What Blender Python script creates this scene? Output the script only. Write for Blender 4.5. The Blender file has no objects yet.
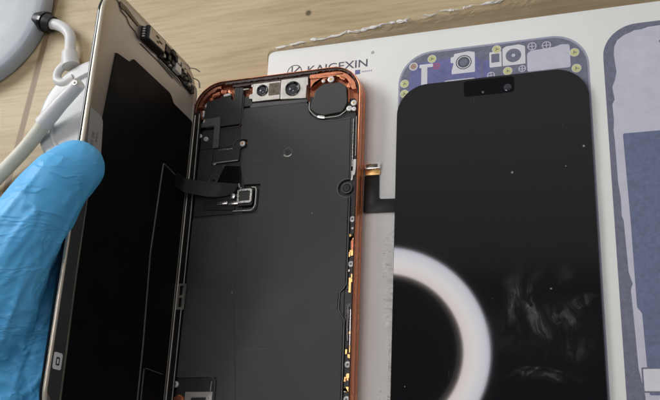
import bpy, bmesh, math, random
from mathutils import Vector, Matrix, noise
random.seed(7)
S = 0.01          # 1 Blender unit = 100 mm; every number below is in millimetres
sc = bpy.context.scene
C = sc.collection

# ------------------------------------------------------------------ materials
def nodes(name):
    m = bpy.data.materials.new(name); m.use_nodes = True
    nt = m.node_tree; b = nt.nodes['Principled BSDF']
    return m, nt, b
def N(nt, t, **kw):
    n = nt.nodes.new(t)
    for k, v in kw.items():
        if k.startswith('_'): setattr(n, k[1:], v)
        else: n.inputs[k.replace('__', ' ')].default_value = v
    return n
def L(nt, a, b): nt.links.new(a, b)
def obj_coord(nt, scale=(1, 1, 1), rot=(0, 0, 0), loc=(0, 0, 0)):
    tc = N(nt, 'ShaderNodeTexCoord'); mp = N(nt, 'ShaderNodeMapping')
    mp.inputs['Scale'].default_value = scale; mp.inputs['Rotation'].default_value = rot
    mp.inputs['Location'].default_value = loc
    L(nt, tc.outputs['Object'], mp.inputs['Vector']); return mp.outputs['Vector']
def ramp(nt, fac, stops):
    r = N(nt, 'ShaderNodeValToRGB'); e = r.color_ramp.elements
    while len(e) < len(stops): e.new(0.5)
    for i, (p, c) in enumerate(stops):
        e[i].position = p
        e[i].color = (c, c, c, 1) if isinstance(c, (int, float)) else (*c, 1)
    L(nt, fac, r.inputs['Fac']); return r.outputs['Color']
def mixc(nt, fac, a, b, mode='MIX'):
    m = N(nt, 'ShaderNodeMix', _data_type='RGBA', _blend_type=mode)
    if isinstance(fac, (int, float)): m.inputs[0].default_value = fac
    else: L(nt, fac, m.inputs[0])
    for v, i in ((a, 6), (b, 7)):
        if isinstance(v, tuple): m.inputs[i].default_value = (*v, 1)
        else: L(nt, v, m.inputs[i])
    return m.outputs[2]
def mth(nt, op, a, b=0.0):
    m = N(nt, 'ShaderNodeMath', _operation=op)
    for v, i in ((a, 0), (b, 1)):
        if isinstance(v, (int, float)): m.inputs[i].default_value = v
        else: L(nt, v, m.inputs[i])
    return m.outputs[0]
def simple(name, col, rough=.5, metal=0., var=.15, nscale=30, bump=.0, spec=.5, coat=0., speck=0.):
    m, nt, b = nodes(name)
    v = obj_coord(nt)
    n = N(nt, 'ShaderNodeTexNoise', Scale=nscale, Detail=5.0, Roughness=.65); L(nt, v, n.inputs['Vector'])
    a = tuple(c*(1-var) for c in col); d = tuple(min(1, c*(1+var)) for c in col)
    colr = ramp(nt, n.outputs['Fac'], [(.3, a), (.7, d)])
    if speck:
        vo = N(nt, 'ShaderNodeTexVoronoi', Scale=nscale*1.3); L(nt, v, vo.inputs['Vector'])
        msk = ramp(nt, vo.outputs['Distance'], [(0.02, 1.), (.055, 0.)])
        gate = N(nt, 'ShaderNodeTexNoise', Scale=nscale*.4); L(nt, v, gate.inputs['Vector'])
        g2 = ramp(nt, gate.outputs['Fac'], [(.55, 0.), (.62, speck)])
        colr = mixc(nt, mth(nt, 'MULTIPLY', msk, g2), colr, (.45, .44, .42))
    L(nt, colr, b.inputs['Base Color'])
    b.inputs['Metallic'].default_value = metal
    rr = ramp(nt, n.outputs['Fac'], [(.3, max(.02, rough*.8)), (.7, min(1, rough*1.2))])
    L(nt, rr, b.inputs['Roughness'])
    b.inputs['Specular IOR Level'].default_value = spec
    b.inputs['Coat Weight'].default_value = coat
    if bump:
        bp = N(nt, 'ShaderNodeBump', Strength=bump, Distance=.002); L(nt, n.outputs['Fac'], bp.inputs['Height'])
        L(nt, bp.outputs[0], b.inputs['Normal'])
    return m

def wood_mat():
    m, nt, b = nodes('maple_laminate')
    v1 = obj_coord(nt, (.42, 3.6, 1), (0, 0, math.radians(2)))
    n1 = N(nt, 'ShaderNodeTexNoise', Scale=2.2, Detail=6.0, Roughness=.6, Distortion=.6); L(nt, v1, n1.inputs['Vector'])
    v2 = obj_coord(nt, (1.8, 34, 1), (0, 0, math.radians(2)))
    n2 = N(nt, 'ShaderNodeTexNoise', Scale=2.0, Detail=4.0, Roughness=.7); L(nt, v2, n2.inputs['Vector'])
    v3 = obj_coord(nt, (1.1, 1.6, 1))
    n3 = N(nt, 'ShaderNodeTexNoise', Scale=1.0, Detail=2.0); L(nt, v3, n3.inputs['Vector'])
    base = ramp(nt, n1.outputs['Fac'], [(.28, (.42, .305, .165)), (.48, (.55, .43, .25)), (.74, (.63, .51, .325))])
    fine = ramp(nt, n2.outputs['Fac'], [(.33, (.78, .74, .68)), (.58, (1, 1, 1))])
    c = mixc(nt, .7, base, fine, 'MULTIPLY')
    big = ramp(nt, n3.outputs['Fac'], [(.3, (.88, .87, .86)), (.7, (1.0, 1.0, 1.0))])
    c = mixc(nt, 1., c, big, 'MULTIPLY')
    # brown joint strip between two boards, and two small dark flecks
    tc = N(nt, 'ShaderNodeTexCoord'); sx = N(nt, 'ShaderNodeSeparateXYZ'); L(nt, tc.outputs['Object'], sx.inputs[0])
    x = mth(nt, 'SUBTRACT', mth(nt, 'SUBTRACT', sx.outputs[0], mth(nt, 'MULTIPLY', sx.outputs[1], .085)), -1.787)
    ax = mth(nt, 'ABSOLUTE', x)
    strip = ramp(nt, ax, [(.0145, 1.), (.019, 0.)])
    c = mixc(nt, strip, c, (.25, .17, .09))
    dv = N(nt, 'ShaderNodeVectorMath', _operation='DISTANCE'); dv.inputs[1].default_value = (-.405, .415, 0)
    L(nt, tc.outputs['Object'], dv.inputs[0])
    nd = mth(nt, 'ADD', dv.outputs['Value'], mth(nt, 'MULTIPLY', n1.outputs['Fac'], .012))
    c = mixc(nt, ramp(nt, nd, [(.016, 1.), (.022, 0.)]), c, (.13, .09, .05))
    L(nt, c, b.inputs['Base Color']); b.inputs['Roughness'].default_value = .48
    b.inputs['Specular IOR Level'].default_value = .35
    bp = N(nt, 'ShaderNodeBump', Strength=.15, Distance=.002); L(nt, n2.outputs['Fac'], bp.inputs['Height'])
    L(nt, bp.outputs[0], b.inputs['Normal'])
    return m

def glass_screen_mat():
    m, nt, b = nodes('black_display_glass')
    v = obj_coord(nt)
    # smears: dried fingerprints in patches, warped by slow noise
    wn = N(nt, 'ShaderNodeTexNoise', Scale=4.5, Detail=3., Roughness=.6); L(nt, v, wn.inputs['Vector'])
    ws = N(nt, 'ShaderNodeVectorMath', _operation='SUBTRACT'); ws.inputs[1].default_value = (.5, .5, .5); L(nt, wn.outputs['Color'], ws.inputs[0])
    wk = N(nt, 'ShaderNodeVectorMath', _operation='SCALE'); wk.inputs['Scale'].default_value = .16; L(nt, ws.outputs[0], wk.inputs[0])
    wv = N(nt, 'ShaderNodeVectorMath', _operation='ADD'); L(nt, v, wv.inputs[0]); L(nt, wk.outputs[0], wv.inputs[1])
    tot = None
    for (cx, cy, rx, ry, ang, amt) in [(.43, -.86, .05, .15, -8, .45), (.495, -.91, .045, .13, 18, 1.), (.60, -.915, .07, .075, -20, .8), (.66, -.86, .06, .014, 20, 1.),
                              (.615, -1.03, .07, .06, 15, .6), (.50, -.80, .04, .04, 0, .4), (.60, -.79, .03, .045, 20, .5), (.53, -.98, .22, .16, 0, .22),
                              (.53, -1.135, .15, .02, -3, .6), (.53, -1.115, .12, .008, -2, .6)]:
        mp = N(nt, 'ShaderNodeMapping', _vector_type='TEXTURE'); mp.inputs['Location'].default_value = (cx, cy, 0)
        mp.inputs['Rotation'].default_value = (0, 0, math.radians(ang)); mp.inputs['Scale'].default_value = (rx, ry, 1)
        L(nt, wv.outputs[0], mp.inputs['Vector'])
        sx = N(nt, 'ShaderNodeVectorMath', _operation='MULTIPLY'); sx.inputs[1].default_value = (1, 1, 0); L(nt, mp.outputs[0], sx.inputs[0])
        ln = N(nt, 'ShaderNodeVectorMath', _operation='LENGTH'); L(nt, sx.outputs[0], ln.inputs[0])
        f = ramp(nt, ln.outputs['Value'], [(.25, amt), (1.0, 0.)])
        tot = f if tot is None else mth(nt, 'MAXIMUM', tot, f)
    vst = N(nt, 'ShaderNodeMapping'); vst.inputs['Scale'].default_value = (9, 3, 1); vst.inputs['Rotation'].default_value = (0, 0, .7); L(nt, wv.outputs[0], vst.inputs['Vector'])
    fine = N(nt, 'ShaderNodeTexNoise', Scale=3.2, Detail=6., Roughness=.7, Distortion=.8); L(nt, vst.outputs[0], fine.inputs['Vector'])
    ff = ramp(nt, fine.outputs['Fac'], [(.42, 0.), (.66, 1.)])
    smear = mth(nt, 'MULTIPLY', tot, mth(nt, 'ADD', mth(nt, 'MULTIPLY', ff, .85), .15))
    # dust
    vo = N(nt, 'ShaderNodeTexVoronoi', Scale=16.); L(nt, v, vo.inputs['Vector'])
    r = N(nt, 'ShaderNodeSeparateColor'); L(nt, vo.outputs['Color'], r.inputs[0])
    size = mth(nt, 'MULTIPLY', mth(nt, 'POWER', r.outputs[0], 4.), .085)
    dust = mth(nt, 'LESS_THAN', vo.outputs['Distance'], size)
    # hairline scratches
    vs = obj_coord(nt, (12, .8, 1), (0, 0, math.radians(6)))
    sn = N(nt, 'ShaderNodeTexVoronoi', Scale=3.2); L(nt, vs, sn.inputs['Vector'])
    c2 = N(nt, 'ShaderNodeSeparateColor'); L(nt, sn.outputs['Color'], c2.inputs[0])
    scr = mth(nt, 'LESS_THAN', sn.outputs['Distance'], mth(nt, 'MULTIPLY', mth(nt, 'GREATER_THAN', c2.outputs[1], .86), .035))
    c = mixc(nt, mth(nt, 'MULTIPLY', smear, .095), (.0045, .0045, .0050), (.30, .29, .28))
    c = mixc(nt, mth(nt, 'MULTIPLY', dust, .5), c, (.5, .5, .48))
    c = mixc(nt, mth(nt, 'MULTIPLY', scr, .10), c, (.4, .4, .4))
    L(nt, c, b.inputs['Base Color'])
    L(nt, mth(nt, 'ADD', mth(nt, 'MULTIPLY', smear, .35), .03), b.inputs['Roughness'])
    b.inputs['IOR'].default_value = 1.5
    return m

def battery_mat(name, col, rough=.5):
    m, nt, b = nodes(name)
    v = obj_coord(nt)
    n = N(nt, 'ShaderNodeTexNoise', Scale=3., Detail=3.); L(nt, v, n.inputs['Vector'])
    f = N(nt, 'ShaderNodeTexNoise', Scale=300., Detail=2.); L(nt, v, f.inputs['Vector'])
    nm = N(nt, 'ShaderNodeTexNoise', Scale=.9, Detail=6., Roughness=.7); L(nt, v, nm.inputs['Vector'])
    c = mixc(nt, ramp(nt, nm.outputs['Fac'], [(.3, 0.), (.7, 1.)]), tuple(x*.78 for x in col), tuple(x*1.22 for x in col))
    L(nt, ramp(nt, nm.outputs['Fac'], [(.3, rough*.75), (.7, rough*1.2)]), b.inputs['Roughness'])
    vo = N(nt, 'ShaderNodeTexVoronoi', Scale=13.); L(nt, v, vo.inputs['Vector'])
    r = N(nt, 'ShaderNodeSeparateColor'); L(nt, vo.outputs['Color'], r.inputs[0])
    dust = mth(nt, 'LESS_THAN', vo.outputs['Distance'], mth(nt, 'MULTIPLY', mth(nt, 'POWER', r.outputs[0], 7.), .06))
    c = mixc(nt, mth(nt, 'MULTIPLY', dust, .7), c, (.35, .35, .33))
    L(nt, c, b.inputs['Base Color']); b.inputs['Roughness'].default_value = rough
    b.inputs['Specular IOR Level'].default_value = .45
    bp = N(nt, 'ShaderNodeBump', Strength=.12, Distance=.001); L(nt, f.outputs['Fac'], bp.inputs['Height'])
    bp2 = N(nt, 'ShaderNodeBump', Strength=.25, Distance=.02); L(nt, n.outputs['Fac'], bp2.inputs['Height'])
    L(nt, bp.outputs[0], bp2.inputs['Normal']); L(nt, bp2.outputs[0], b.inputs['Normal'])
    return m

def film_mat():
    m, nt, b = nodes('clear_film')
    nt.nodes.remove(b)
    out = [n for n in nt.nodes if n.type == 'OUTPUT_MATERIAL'][0]
    tr = N(nt, 'ShaderNodeBsdfTransparent'); tr.inputs[0].default_value = (.99, .98, .96, 1)
    gl = N(nt, 'ShaderNodeBsdfGlossy'); gl.inputs['Roughness'].default_value = .2
    df = N(nt, 'ShaderNodeBsdfDiffuse'); df.inputs[0].default_value = (.8, .78, .74, 1)
    v = obj_coord(nt, (14, 30, 14))
    n = N(nt, 'ShaderNodeTexNoise', Scale=2.5, Detail=5., Distortion=1.5); L(nt, v, n.inputs['Vector'])
    bp = N(nt, 'ShaderNodeBump', Strength=.9, Distance=.012); L(nt, n.outputs['Fac'], bp.inputs['Height'])
    L(nt, bp.outputs[0], gl.inputs['Normal'])
    fr = N(nt, 'ShaderNodeFresnel', IOR=1.25)
    a = N(nt, 'ShaderNodeMixShader'); L(nt, mth(nt, 'ADD', mth(nt, 'MULTIPLY', fr.outputs[0], 1.), .02), a.inputs[0]); L(nt, tr.outputs[0], a.inputs[1]); L(nt, gl.outputs[0], a.inputs[2])
    c = N(nt, 'ShaderNodeMixShader', Fac=.015); L(nt, a.outputs[0], c.inputs[1]); L(nt, df.outputs[0], c.inputs[2])
    L(nt, c.outputs[0], out.inputs['Surface'])
    return m

def curl_glare_mat():  # white base paints the glare along the clear film's curled edge
    m, nt, b = nodes('film_curl_glare')
    nt.nodes.remove(b); out = [n for n in nt.nodes if n.type == 'OUTPUT_MATERIAL'][0]
    tr = N(nt, 'ShaderNodeBsdfTransparent'); gl = N(nt, 'ShaderNodeBsdfPrincipled')
    gl.inputs['Base Color'].default_value = (.92, .91, .88, 1); gl.inputs['Roughness'].default_value = .18; gl.inputs['Coat Weight'].default_value = 1.
    gl.inputs['IOR'].default_value = 1.9
    v = obj_coord(nt, (5, 14, 14)); n = N(nt, 'ShaderNodeTexNoise', Scale=3., Detail=5., Distortion=1.); L(nt, v, n.inputs['Vector'])
    bp = N(nt, 'ShaderNodeBump', Strength=.8, Distance=.02); L(nt, n.outputs['Fac'], bp.inputs['Height']); L(nt, bp.outputs[0], gl.inputs['Normal'])
    a = N(nt, 'ShaderNodeMixShader'); L(nt, ramp(nt, n.outputs['Fac'], [(.45, 0.0), (.53, .95)]), a.inputs[0])
    L(nt, tr.outputs[0], a.inputs[1]); L(nt, gl.outputs[0], a.inputs[2]); L(nt, a.outputs[0], out.inputs['Surface']); return m

def film_glints_mat():  # patchy white paints bright glints onto otherwise clear film
    m, nt, b = nodes('crinkled_film_glints')
    nt.nodes.remove(b); out = [n for n in nt.nodes if n.type == 'OUTPUT_MATERIAL'][0]
    tr = N(nt, 'ShaderNodeBsdfTransparent'); gl = N(nt, 'ShaderNodeBsdfPrincipled', Roughness=.12); gl.inputs['Base Color'].default_value = (.95, .95, .94, 1); gl.inputs['Specular IOR Level'].default_value = 1.
    v = obj_coord(nt, (6, 14, 6)); n = N(nt, 'ShaderNodeTexNoise', Scale=3., Detail=6., Distortion=1.); L(nt, v, n.inputs['Vector'])
    bp = N(nt, 'ShaderNodeBump', Strength=.8, Distance=.012); L(nt, n.outputs['Fac'], bp.inputs['Height']); L(nt, bp.outputs[0], gl.inputs['Normal'])
    a = N(nt, 'ShaderNodeMixShader'); L(nt, ramp(nt, n.outputs['Fac'], [(.45, 0.0), (.62, .25)]), a.inputs[0])
    L(nt, tr.outputs[0], a.inputs[1]); L(nt, gl.outputs[0], a.inputs[2]); L(nt, a.outputs[0], out.inputs['Surface']); return m

def mat_sheet_mat():
    m, nt, b = nodes('white_mat')
    v = obj_coord(nt)
    n = N(nt, 'ShaderNodeTexNoise', Scale=1.6, Detail=5., Roughness=.6); L(nt, v, n.inputs['Vector'])
    c = ramp(nt, n.outputs['Fac'], [(.3, (.76, .765, .73)), (.7, (.83, .84, .80))])
    vo = N(nt, 'ShaderNodeTexVoronoi', Scale=11.); L(nt, v, vo.inputs['Vector'])
    r = N(nt, 'ShaderNodeSeparateColor'); L(nt, vo.outputs['Color'], r.inputs[0])
    dot = mth(nt, 'LESS_THAN', vo.outputs['Distance'], mth(nt, 'MULTIPLY', mth(nt, 'POWER', r.outputs[0], 5.), .05))
    c = mixc(nt, mth(nt, 'MULTIPLY', dot, .4), c, (.35, .32, .28))
    vs = obj_coord(nt, (9, 1.1, 1), (0, 0, .5)); sn = N(nt, 'ShaderNodeTexVoronoi', Scale=2.2); L(nt, vs, sn.inputs['Vector'])
    c2 = N(nt, 'ShaderNodeSeparateColor'); L(nt, sn.outputs['Color'], c2.inputs[0])
    scr = mth(nt, 'LESS_THAN', sn.outputs['Distance'], mth(nt, 'MULTIPLY', mth(nt, 'GREATER_THAN', c2.outputs[1], .8), .03))
    c = mixc(nt, mth(nt, 'MULTIPLY', scr, .22), c, (.5, .48, .45))
    L(nt, c, b.inputs['Base Color']); b.inputs['Specular IOR Level'].default_value = .3
    L(nt, ramp(nt, n.outputs['Fac'], [(.3, .4), (.7, .6)]), b.inputs['Roughness'])
    f = N(nt, 'ShaderNodeTexNoise', Scale=90., Detail=2.); L(nt, v, f.inputs['Vector'])
    bp = N(nt, 'ShaderNodeBump', Strength=.06, Distance=.002); L(nt, f.outputs['Fac'], bp.inputs['Height']); L(nt, bp.outputs[0], b.inputs['Normal'])
    return m

def glove_mat():
    m, nt, b = nodes('blue_nitrile')
    v = obj_coord(nt)
    n = N(nt, 'ShaderNodeTexNoise', Scale=6., Detail=4.); L(nt, v, n.inputs['Vector'])
    L(nt, mixc(nt, n.outputs['Fac'], (.085, .43, .81), (.11, .50, .88)), b.inputs['Base Color'])
    b.inputs['Roughness'].default_value = .48
    b.inputs['Subsurface Weight'].default_value = .12
    b.inputs['Subsurface Radius'].default_value = (.01, .02, .04)
    v2 = obj_coord(nt, (2.2, 8., 4.), (0, 0, math.radians(-58)))
    f0 = N(nt, 'ShaderNodeTexNoise', Scale=1.1, Detail=3., Roughness=.5, Distortion=1.); L(nt, v2, f0.inputs['Vector'])
    rdg = mth(nt, 'ABSOLUTE', mth(nt, 'SUBTRACT', f0.outputs['Fac'], .5))
    rd = ramp(nt, rdg, [(0., 1.), (.05, .35), (.16, 0.)])
    b0 = N(nt, 'ShaderNodeBump', Strength=.42, Distance=.010); L(nt, rd, b0.inputs['Height'])
    f = N(nt, 'ShaderNodeTexNoise', Scale=130., Detail=3.); L(nt, v, f.inputs['Vector'])
    bp = N(nt, 'ShaderNodeBump', Strength=.15, Distance=.002); L(nt, b0.outputs[0], bp.inputs['Normal']); L(nt, f.outputs['Fac'], bp.inputs['Height'])
    L(nt, bp.outputs[0], b.inputs['Normal'])
    return m

def emis(name, col, st):
    m = bpy.data.materials.new(name); m.use_nodes = True; nt = m.node_tree
    nt.nodes.remove(nt.nodes['Principled BSDF'])
    e = N(nt, 'ShaderNodeEmission', Color=(*col, 1), Strength=st)
    L(nt, e.outputs[0], nt.nodes['Material Output'].inputs[0]); return m

random.seed(99)
M = dict(
 film_glints=film_glints_mat(),
 curl=curl_glare_mat(),
 wood=wood_mat(), screen=glass_screen_mat(), film=film_mat(), glove=glove_mat(),
 mat_white=mat_sheet_mat(),
 slate=simple('slate_print', (.165, .17, .235), .5, var=.2, nscale=60),
 lav_edge=simple('lavender_print', (.36, .37, .46), .5, var=.1, nscale=60),
 blue=simple('blue_violet_print', (.145, .15, .34), .5, var=.2, nscale=45, speck=.4),
 blue2=simple('battery_blue_print', (.14, .165, .27), .5, var=.2, nscale=60, speck=.7),
 pale=simple('pale_print', (.58, .58, .66), .5, var=.06, nscale=20),
 pwhite=simple('white_print', (.72, .72, .74), .5, var=.04, nscale=30),
 ink=simple('dark_ink', (.09, .095, .13), .5, var=.1),
 yellow=simple('yellow_print', (.62, .62, .30), .5, var=.1, nscale=40),
 tan=simple('tan_print', (.42, .33, .22), .5),
 red=simple('red_print', (.50, .12, .22), .5),
 orange=simple('orange_anodised', (.80, .27, .12), .27, .6, var=.05, nscale=6),
 orange_in=simple('orange_inner_metal', (.66, .25, .13), .42, .6, var=.3, nscale=50, bump=.15),
 orange_dark=simple('dark_copper_metal', (.30, .11, .06), .45, .5, var=.35, nscale=60, bump=.2),
 residue=simple('adhesive_residue', (.075, .045, .038), .6, 0, var=.7, nscale=45, bump=.6),
 plate=battery_mat('graphite_plate', (.046, .047, .043), .50),
 plate2=battery_mat('dark_plate', (.022, .022, .022), .45),
 black=simple('black_plastic', (.010, .010, .011), .4, var=.3, nscale=40, speck=.15),
 blackg=simple('black_gloss', (.006, .006, .007), .14, var=.2),
 film_black=simple('black_film', (.0035, .0035, .0038), .45, var=.3, nscale=8, spec=.09, speck=.05),
 coated=simple('coated_black', (.004, .004, .006), .10, var=.1, spec=.12),
 matte=simple('matte_black', (.010, .009, .008), .42, var=.2, spec=.3),
 grey=simple('grey_flex', (.12, .115, .115), .4, .3, var=.15),
 bead=simple('bead_grey', (.10, .10, .098), .4, .3, var=.15),
 silver=simple('bright_steel', (.72, .70, .67), .28, 1, var=.12, nscale=90, bump=.08),
 nickel=simple('brushed_nickel', (.55, .52, .47), .42, .9, var=.1, nscale=60, bump=.06),
 washer=simple('pale_washer', (.72, .71, .68), .4, .3, var=.05),
 gold=simple('gold_pad', (.68, .42, .16), .32, .9, var=.2, nscale=60),
 copper=simple('copper', (.50, .17, .09), .35, .8, var=.4, nscale=70, bump=.3),
 lid_metal=simple('lid_metal', (.62, .56, .47), .42, .8, var=.04, nscale=5, bump=.015, speck=.15),
 lid_edge=simple('lid_edge_cream', (.62, .56, .44), .35, .5, var=.08, nscale=20),
 dark_grey=simple('dark_grey_strip', (.045, .046, .048), .5, .2, var=.08),
 lens=simple('lens_black', (.004, .004, .006), .05, var=.1, coat=.5),
 lens_glass=simple('lens_blue_grey', (.05, .055, .07), .08, .5, var=.1),  # dark blue-grey glass of the lenses
 sensor=simple('sensor_olive', (.16, .13, .09), .3, .3, var=.5, nscale=60),
 base_grey=simple('grey_lamp_plastic', (.43, .455, .48), .42, var=.02, nscale=10),
 white_pl=simple('white_plastic', (.70, .69, .67), .42, var=.03, nscale=10),
 cream=simple('cream_rubber', (.68, .66, .54), .5, var=.06, nscale=12),
 puck=simple('milky_plastic', (.62, .62, .60), .3, var=.04, nscale=10),
 label=simple('label_paper', (.36, .345, .33), .45, var=.05),
 label_ink=simple('label_ink', (.12, .115, .12), .5),
 lamp_w=simple('lamp_housing', (.7, .7, .7), .4),
)

# ------------------------------------------------------------------ geometry helpers (mm)
class G:
    def __init__(s): s.bm = bmesh.new()
    def loops(s, rings, cap0=True, cap1=True, closed=True):
        vs = [[s.bm.verts.new(Vector(p)*S) for p in r] for r in rings]
        n = len(vs[0])
        for a, b in zip(vs, vs[1:]):
            for i in range(n if closed else n-1):
                j = (i+1) % n
                s.bm.faces.new((a[i], a[j], b[j], b[i]))
        if cap0: s.bm.faces.new(vs[0][::-1])
        if cap1: s.bm.faces.new(vs[-1])
        return s
    def prism(s, o, z0, z1, bev=0.):
        rings = [[(x, y, z0) for x, y in o]]
        if bev:
            i1 = inset(o, bev*.3); i2 = inset(o, bev)
            rings += [[(x, y, z1-bev) for x, y in o], [(x, y, z1-bev*.3) for x, y in i1], [(x, y, z1) for x, y in i2]]
        else: rings += [[(x, y, z1) for x, y in o]]
        return s.loops(rings)
    def profile(s, f, prof, cap=False):
        """f(d) -> outline inset by d; prof list of (d, z)"""
        return s.loops([[(x, y, z) for x, y in f(d)] for d, z in prof], cap, cap)
    def ring(s, o, i, z0, z1):
        r = [[(x, y, z0) for x, y in o], [(x, y, z1) for x, y in o], [(x, y, z1) for x, y in i], [(x, y, z0) for x, y in i]]
        return s.loops(r+[r[0]], False, False)
    def box(s, x0, y0, x1, y1, z0, z1, bev=0.12, r=0.2, rot=0):
        cx, cy = (x0+x1)/2, (y0+y1)/2
        o = rrect(x0, y0, x1, y1, r, 3)
        if rot:
            c, sn = math.cos(rot), math.sin(rot)
            o = [(cx+(x-cx)*c-(y-cy)*sn, cy+(x-cx)*sn+(y-cy)*c) for x, y in o]
        return s.prism(o, z0, z1, bev)
    def cyl(s, x, y, r, z0, z1, bev=0.1, n=28): return s.prism(circ(x, y, r, n), z0, z1, bev)
    def tube(s, pts, r, n=10, cap=True, flat=1.):
        pts = [Vector(p) for p in pts]; rings = []; up = None
        for i, p in enumerate(pts):
            t = (pts[min(i+1, len(pts)-1)]-pts[max(i-1, 0)]).normalized()
            if up is None: up = Vector((0, 0, 1)) if abs(t.z) < .9 else Vector((1, 0, 0))
            a = t.cross(up).normalized(); b = a.cross(t).normalized(); up = b
            rr = r(i/(len(pts)-1)) if callable(r) else r
            rings.append([tuple(p+a*rr*math.cos(q)+b*rr*flat*math.sin(q)) for q in [2*math.pi*k/n for k in range(n)]])
        return s.loops(rings, cap, cap)
    def ribbon(s, pts, side, w, th):
        """flat ribbon: centre points, side vectors, widths"""
        rings = []
        for i, p in enumerate(pts):
            p = Vector(p); t = (Vector(pts[min(i+1, len(pts)-1)])-Vector(pts[max(i-1, 0)])).normalized()
            sd = Vector(side[i] if isinstance(side, list) else side).normalized(); nn = t.cross(sd).normalized()
            ww = (w[i] if isinstance(w, list) else w)/2
            rings.append([tuple(p+sd*ww+nn*th/2), tuple(p-sd*ww+nn*th/2), tuple(p-sd*ww-nn*th/2), tuple(p+sd*ww-nn*th/2)])
        return s.loops(rings)
    def build(s, name, mat, parent=None, smooth=40):
        bmesh.ops.recalc_face_normals(s.bm, faces=s.bm.faces)
        me = bpy.data.meshes.new(name); s.bm.to_mesh(me); s.bm.free()
        me.materials.append(M[mat] if isinstance(mat, str) else mat)
        if smooth: me.shade_smooth(); me.set_sharp_from_angle(angle=math.radians(smooth))
        o = bpy.data.objects.new(name, me); C.objects.link(o)
        if parent: o.parent = parent
        return o
def circ(x, y, r, n=28): return [(x+r*math.cos(2*math.pi*i/n), y+r*math.sin(2*math.pi*i/n)) for i in range(n)]
def rrect(x0, y0, x1, y1, r, n=8):
    if y0 > y1: y0, y1 = y1, y0
    if x0 > x1: x0, x1 = x1, x0
    r = max(.01, min(r, (x1-x0)/2-.001, (y1-y0)/2-.001)); o = []
    for cx, cy, a in ((x1-r, y1-r, 0), (x0+r, y1-r, 90), (x0+r, y0+r, 180), (x1-r, y0+r, 270)):
        for k in range(n+1):
            t = math.radians(a+90*k/n); o.append((cx+r*math.cos(t), cy+r*math.sin(t)))
    return o
def area(o): return sum(a[0]*b[1]-b[0]*a[1] for a, b in zip(o, o[1:]+o[:1]))/2
def inset(o, d):
    sg = 1 if area(o) > 0 else -1; n = len(o); r = []
    for i in range(n):
        p, q, w = Vector(o[i-1]), Vector(o[i]), Vector(o[(i+1) % n])
        a = (q-p); b = (w-q)
        if a.length < 1e-6: a = b
        if b.length < 1e-6: b = a
        a.normalize(); b.normalize()
        na = Vector((-a.y, a.x))*sg; nb = Vector((-b.y, b.x))*sg
        m = na+nb
        m = na if m.length < 1e-4 else m/m.length_squared*2
        r.append((q.x+m.x*d, q.y+m.y*d))
    return r
def rpoly(pts, r=1., n=4):
    """polygon with rounded corners; a point may carry its own radius"""
    o = []; k = len(pts)
    for i in range(k):
        p, q, w = Vector(pts[i-1][:2]), Vector(pts[i][:2]), Vector(pts[(i+1) % k][:2])
        rr = pts[i][2] if len(pts[i]) > 2 else r
        a = (p-q); b = (w-q); d = min(rr, a.length*.45, b.length*.45)
        A = q+a.normalized()*d; B = q+b.normalized()*d
        for t in range(n+1):
            u = t/n; P = A*(1-u)**2+q*2*u*(1-u)+B*u*u; o.append((P.x, P.y))
    return o
def smooth_path(pts, n=8):
    P = [Vector(p) for p in pts]; P = [2*P[0]-P[1]]+P+[2*P[-1]-P[-2]]; o = []
    for i in range(1, len(P)-2):
        for k in range(n):
            t = k/n; a, b, c, d = P[i-1:i+3]
            o.append(.5*((2*b)+(c-a)*t+(2*a-5*b+4*c-d)*t*t+(3*b-a-3*c+d)*t**3))
    o.append(P[-2]); return [tuple(q) for q in o]
def tag(o, label=None, cat=None, group=None, kind=None):
    if label: o['label'] = label
    if cat: o['category'] = cat
    if group: o['group'] = group
    if kind: o['kind'] = kind
    return o
def empty(name, loc, rot=None):
    o = bpy.data.objects.new(name, None); C.objects.link(o); o.empty_display_size = .1
    if rot is not None: o.matrix_world = Matrix.Translation(Vector(loc)*S) @ rot.to_4x4()
    else: o.location = Vector(loc)*S
    return o
def text(s, size, name, mat, parent, loc, rotz=0, bold=0., sx=1.):
    cu = bpy.data.curves.new(name, 'FONT'); cu.body = s; cu.size = size*S; cu.offset = bold*S; cu.extrude = .006*S
    t = bpy.data.objects.new('tmp', cu); C.objects.link(t)
    dg = bpy.context.evaluated_depsgraph_get(); me = bpy.data.meshes.new_from_object(t.evaluated_get(dg))
    bpy.data.objects.remove(t); me.materials.append(M[mat])
    me.transform(Matrix.Diagonal((sx, 1, 1, 1)))
    o = bpy.data.objects.new(name, me); C.objects.link(o); o.parent = parent
    o.location = Vector(loc)*S; o.rotation_euler = (0, 0, rotz); return o

# ------------------------------------------------------------------ table
g = G(); g.prism(rrect(-700, -620, 620, 520, 6), -25, 0, 1.)
t = g.build('tabletop', 'wood'); tag(t, kind='structure')

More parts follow.
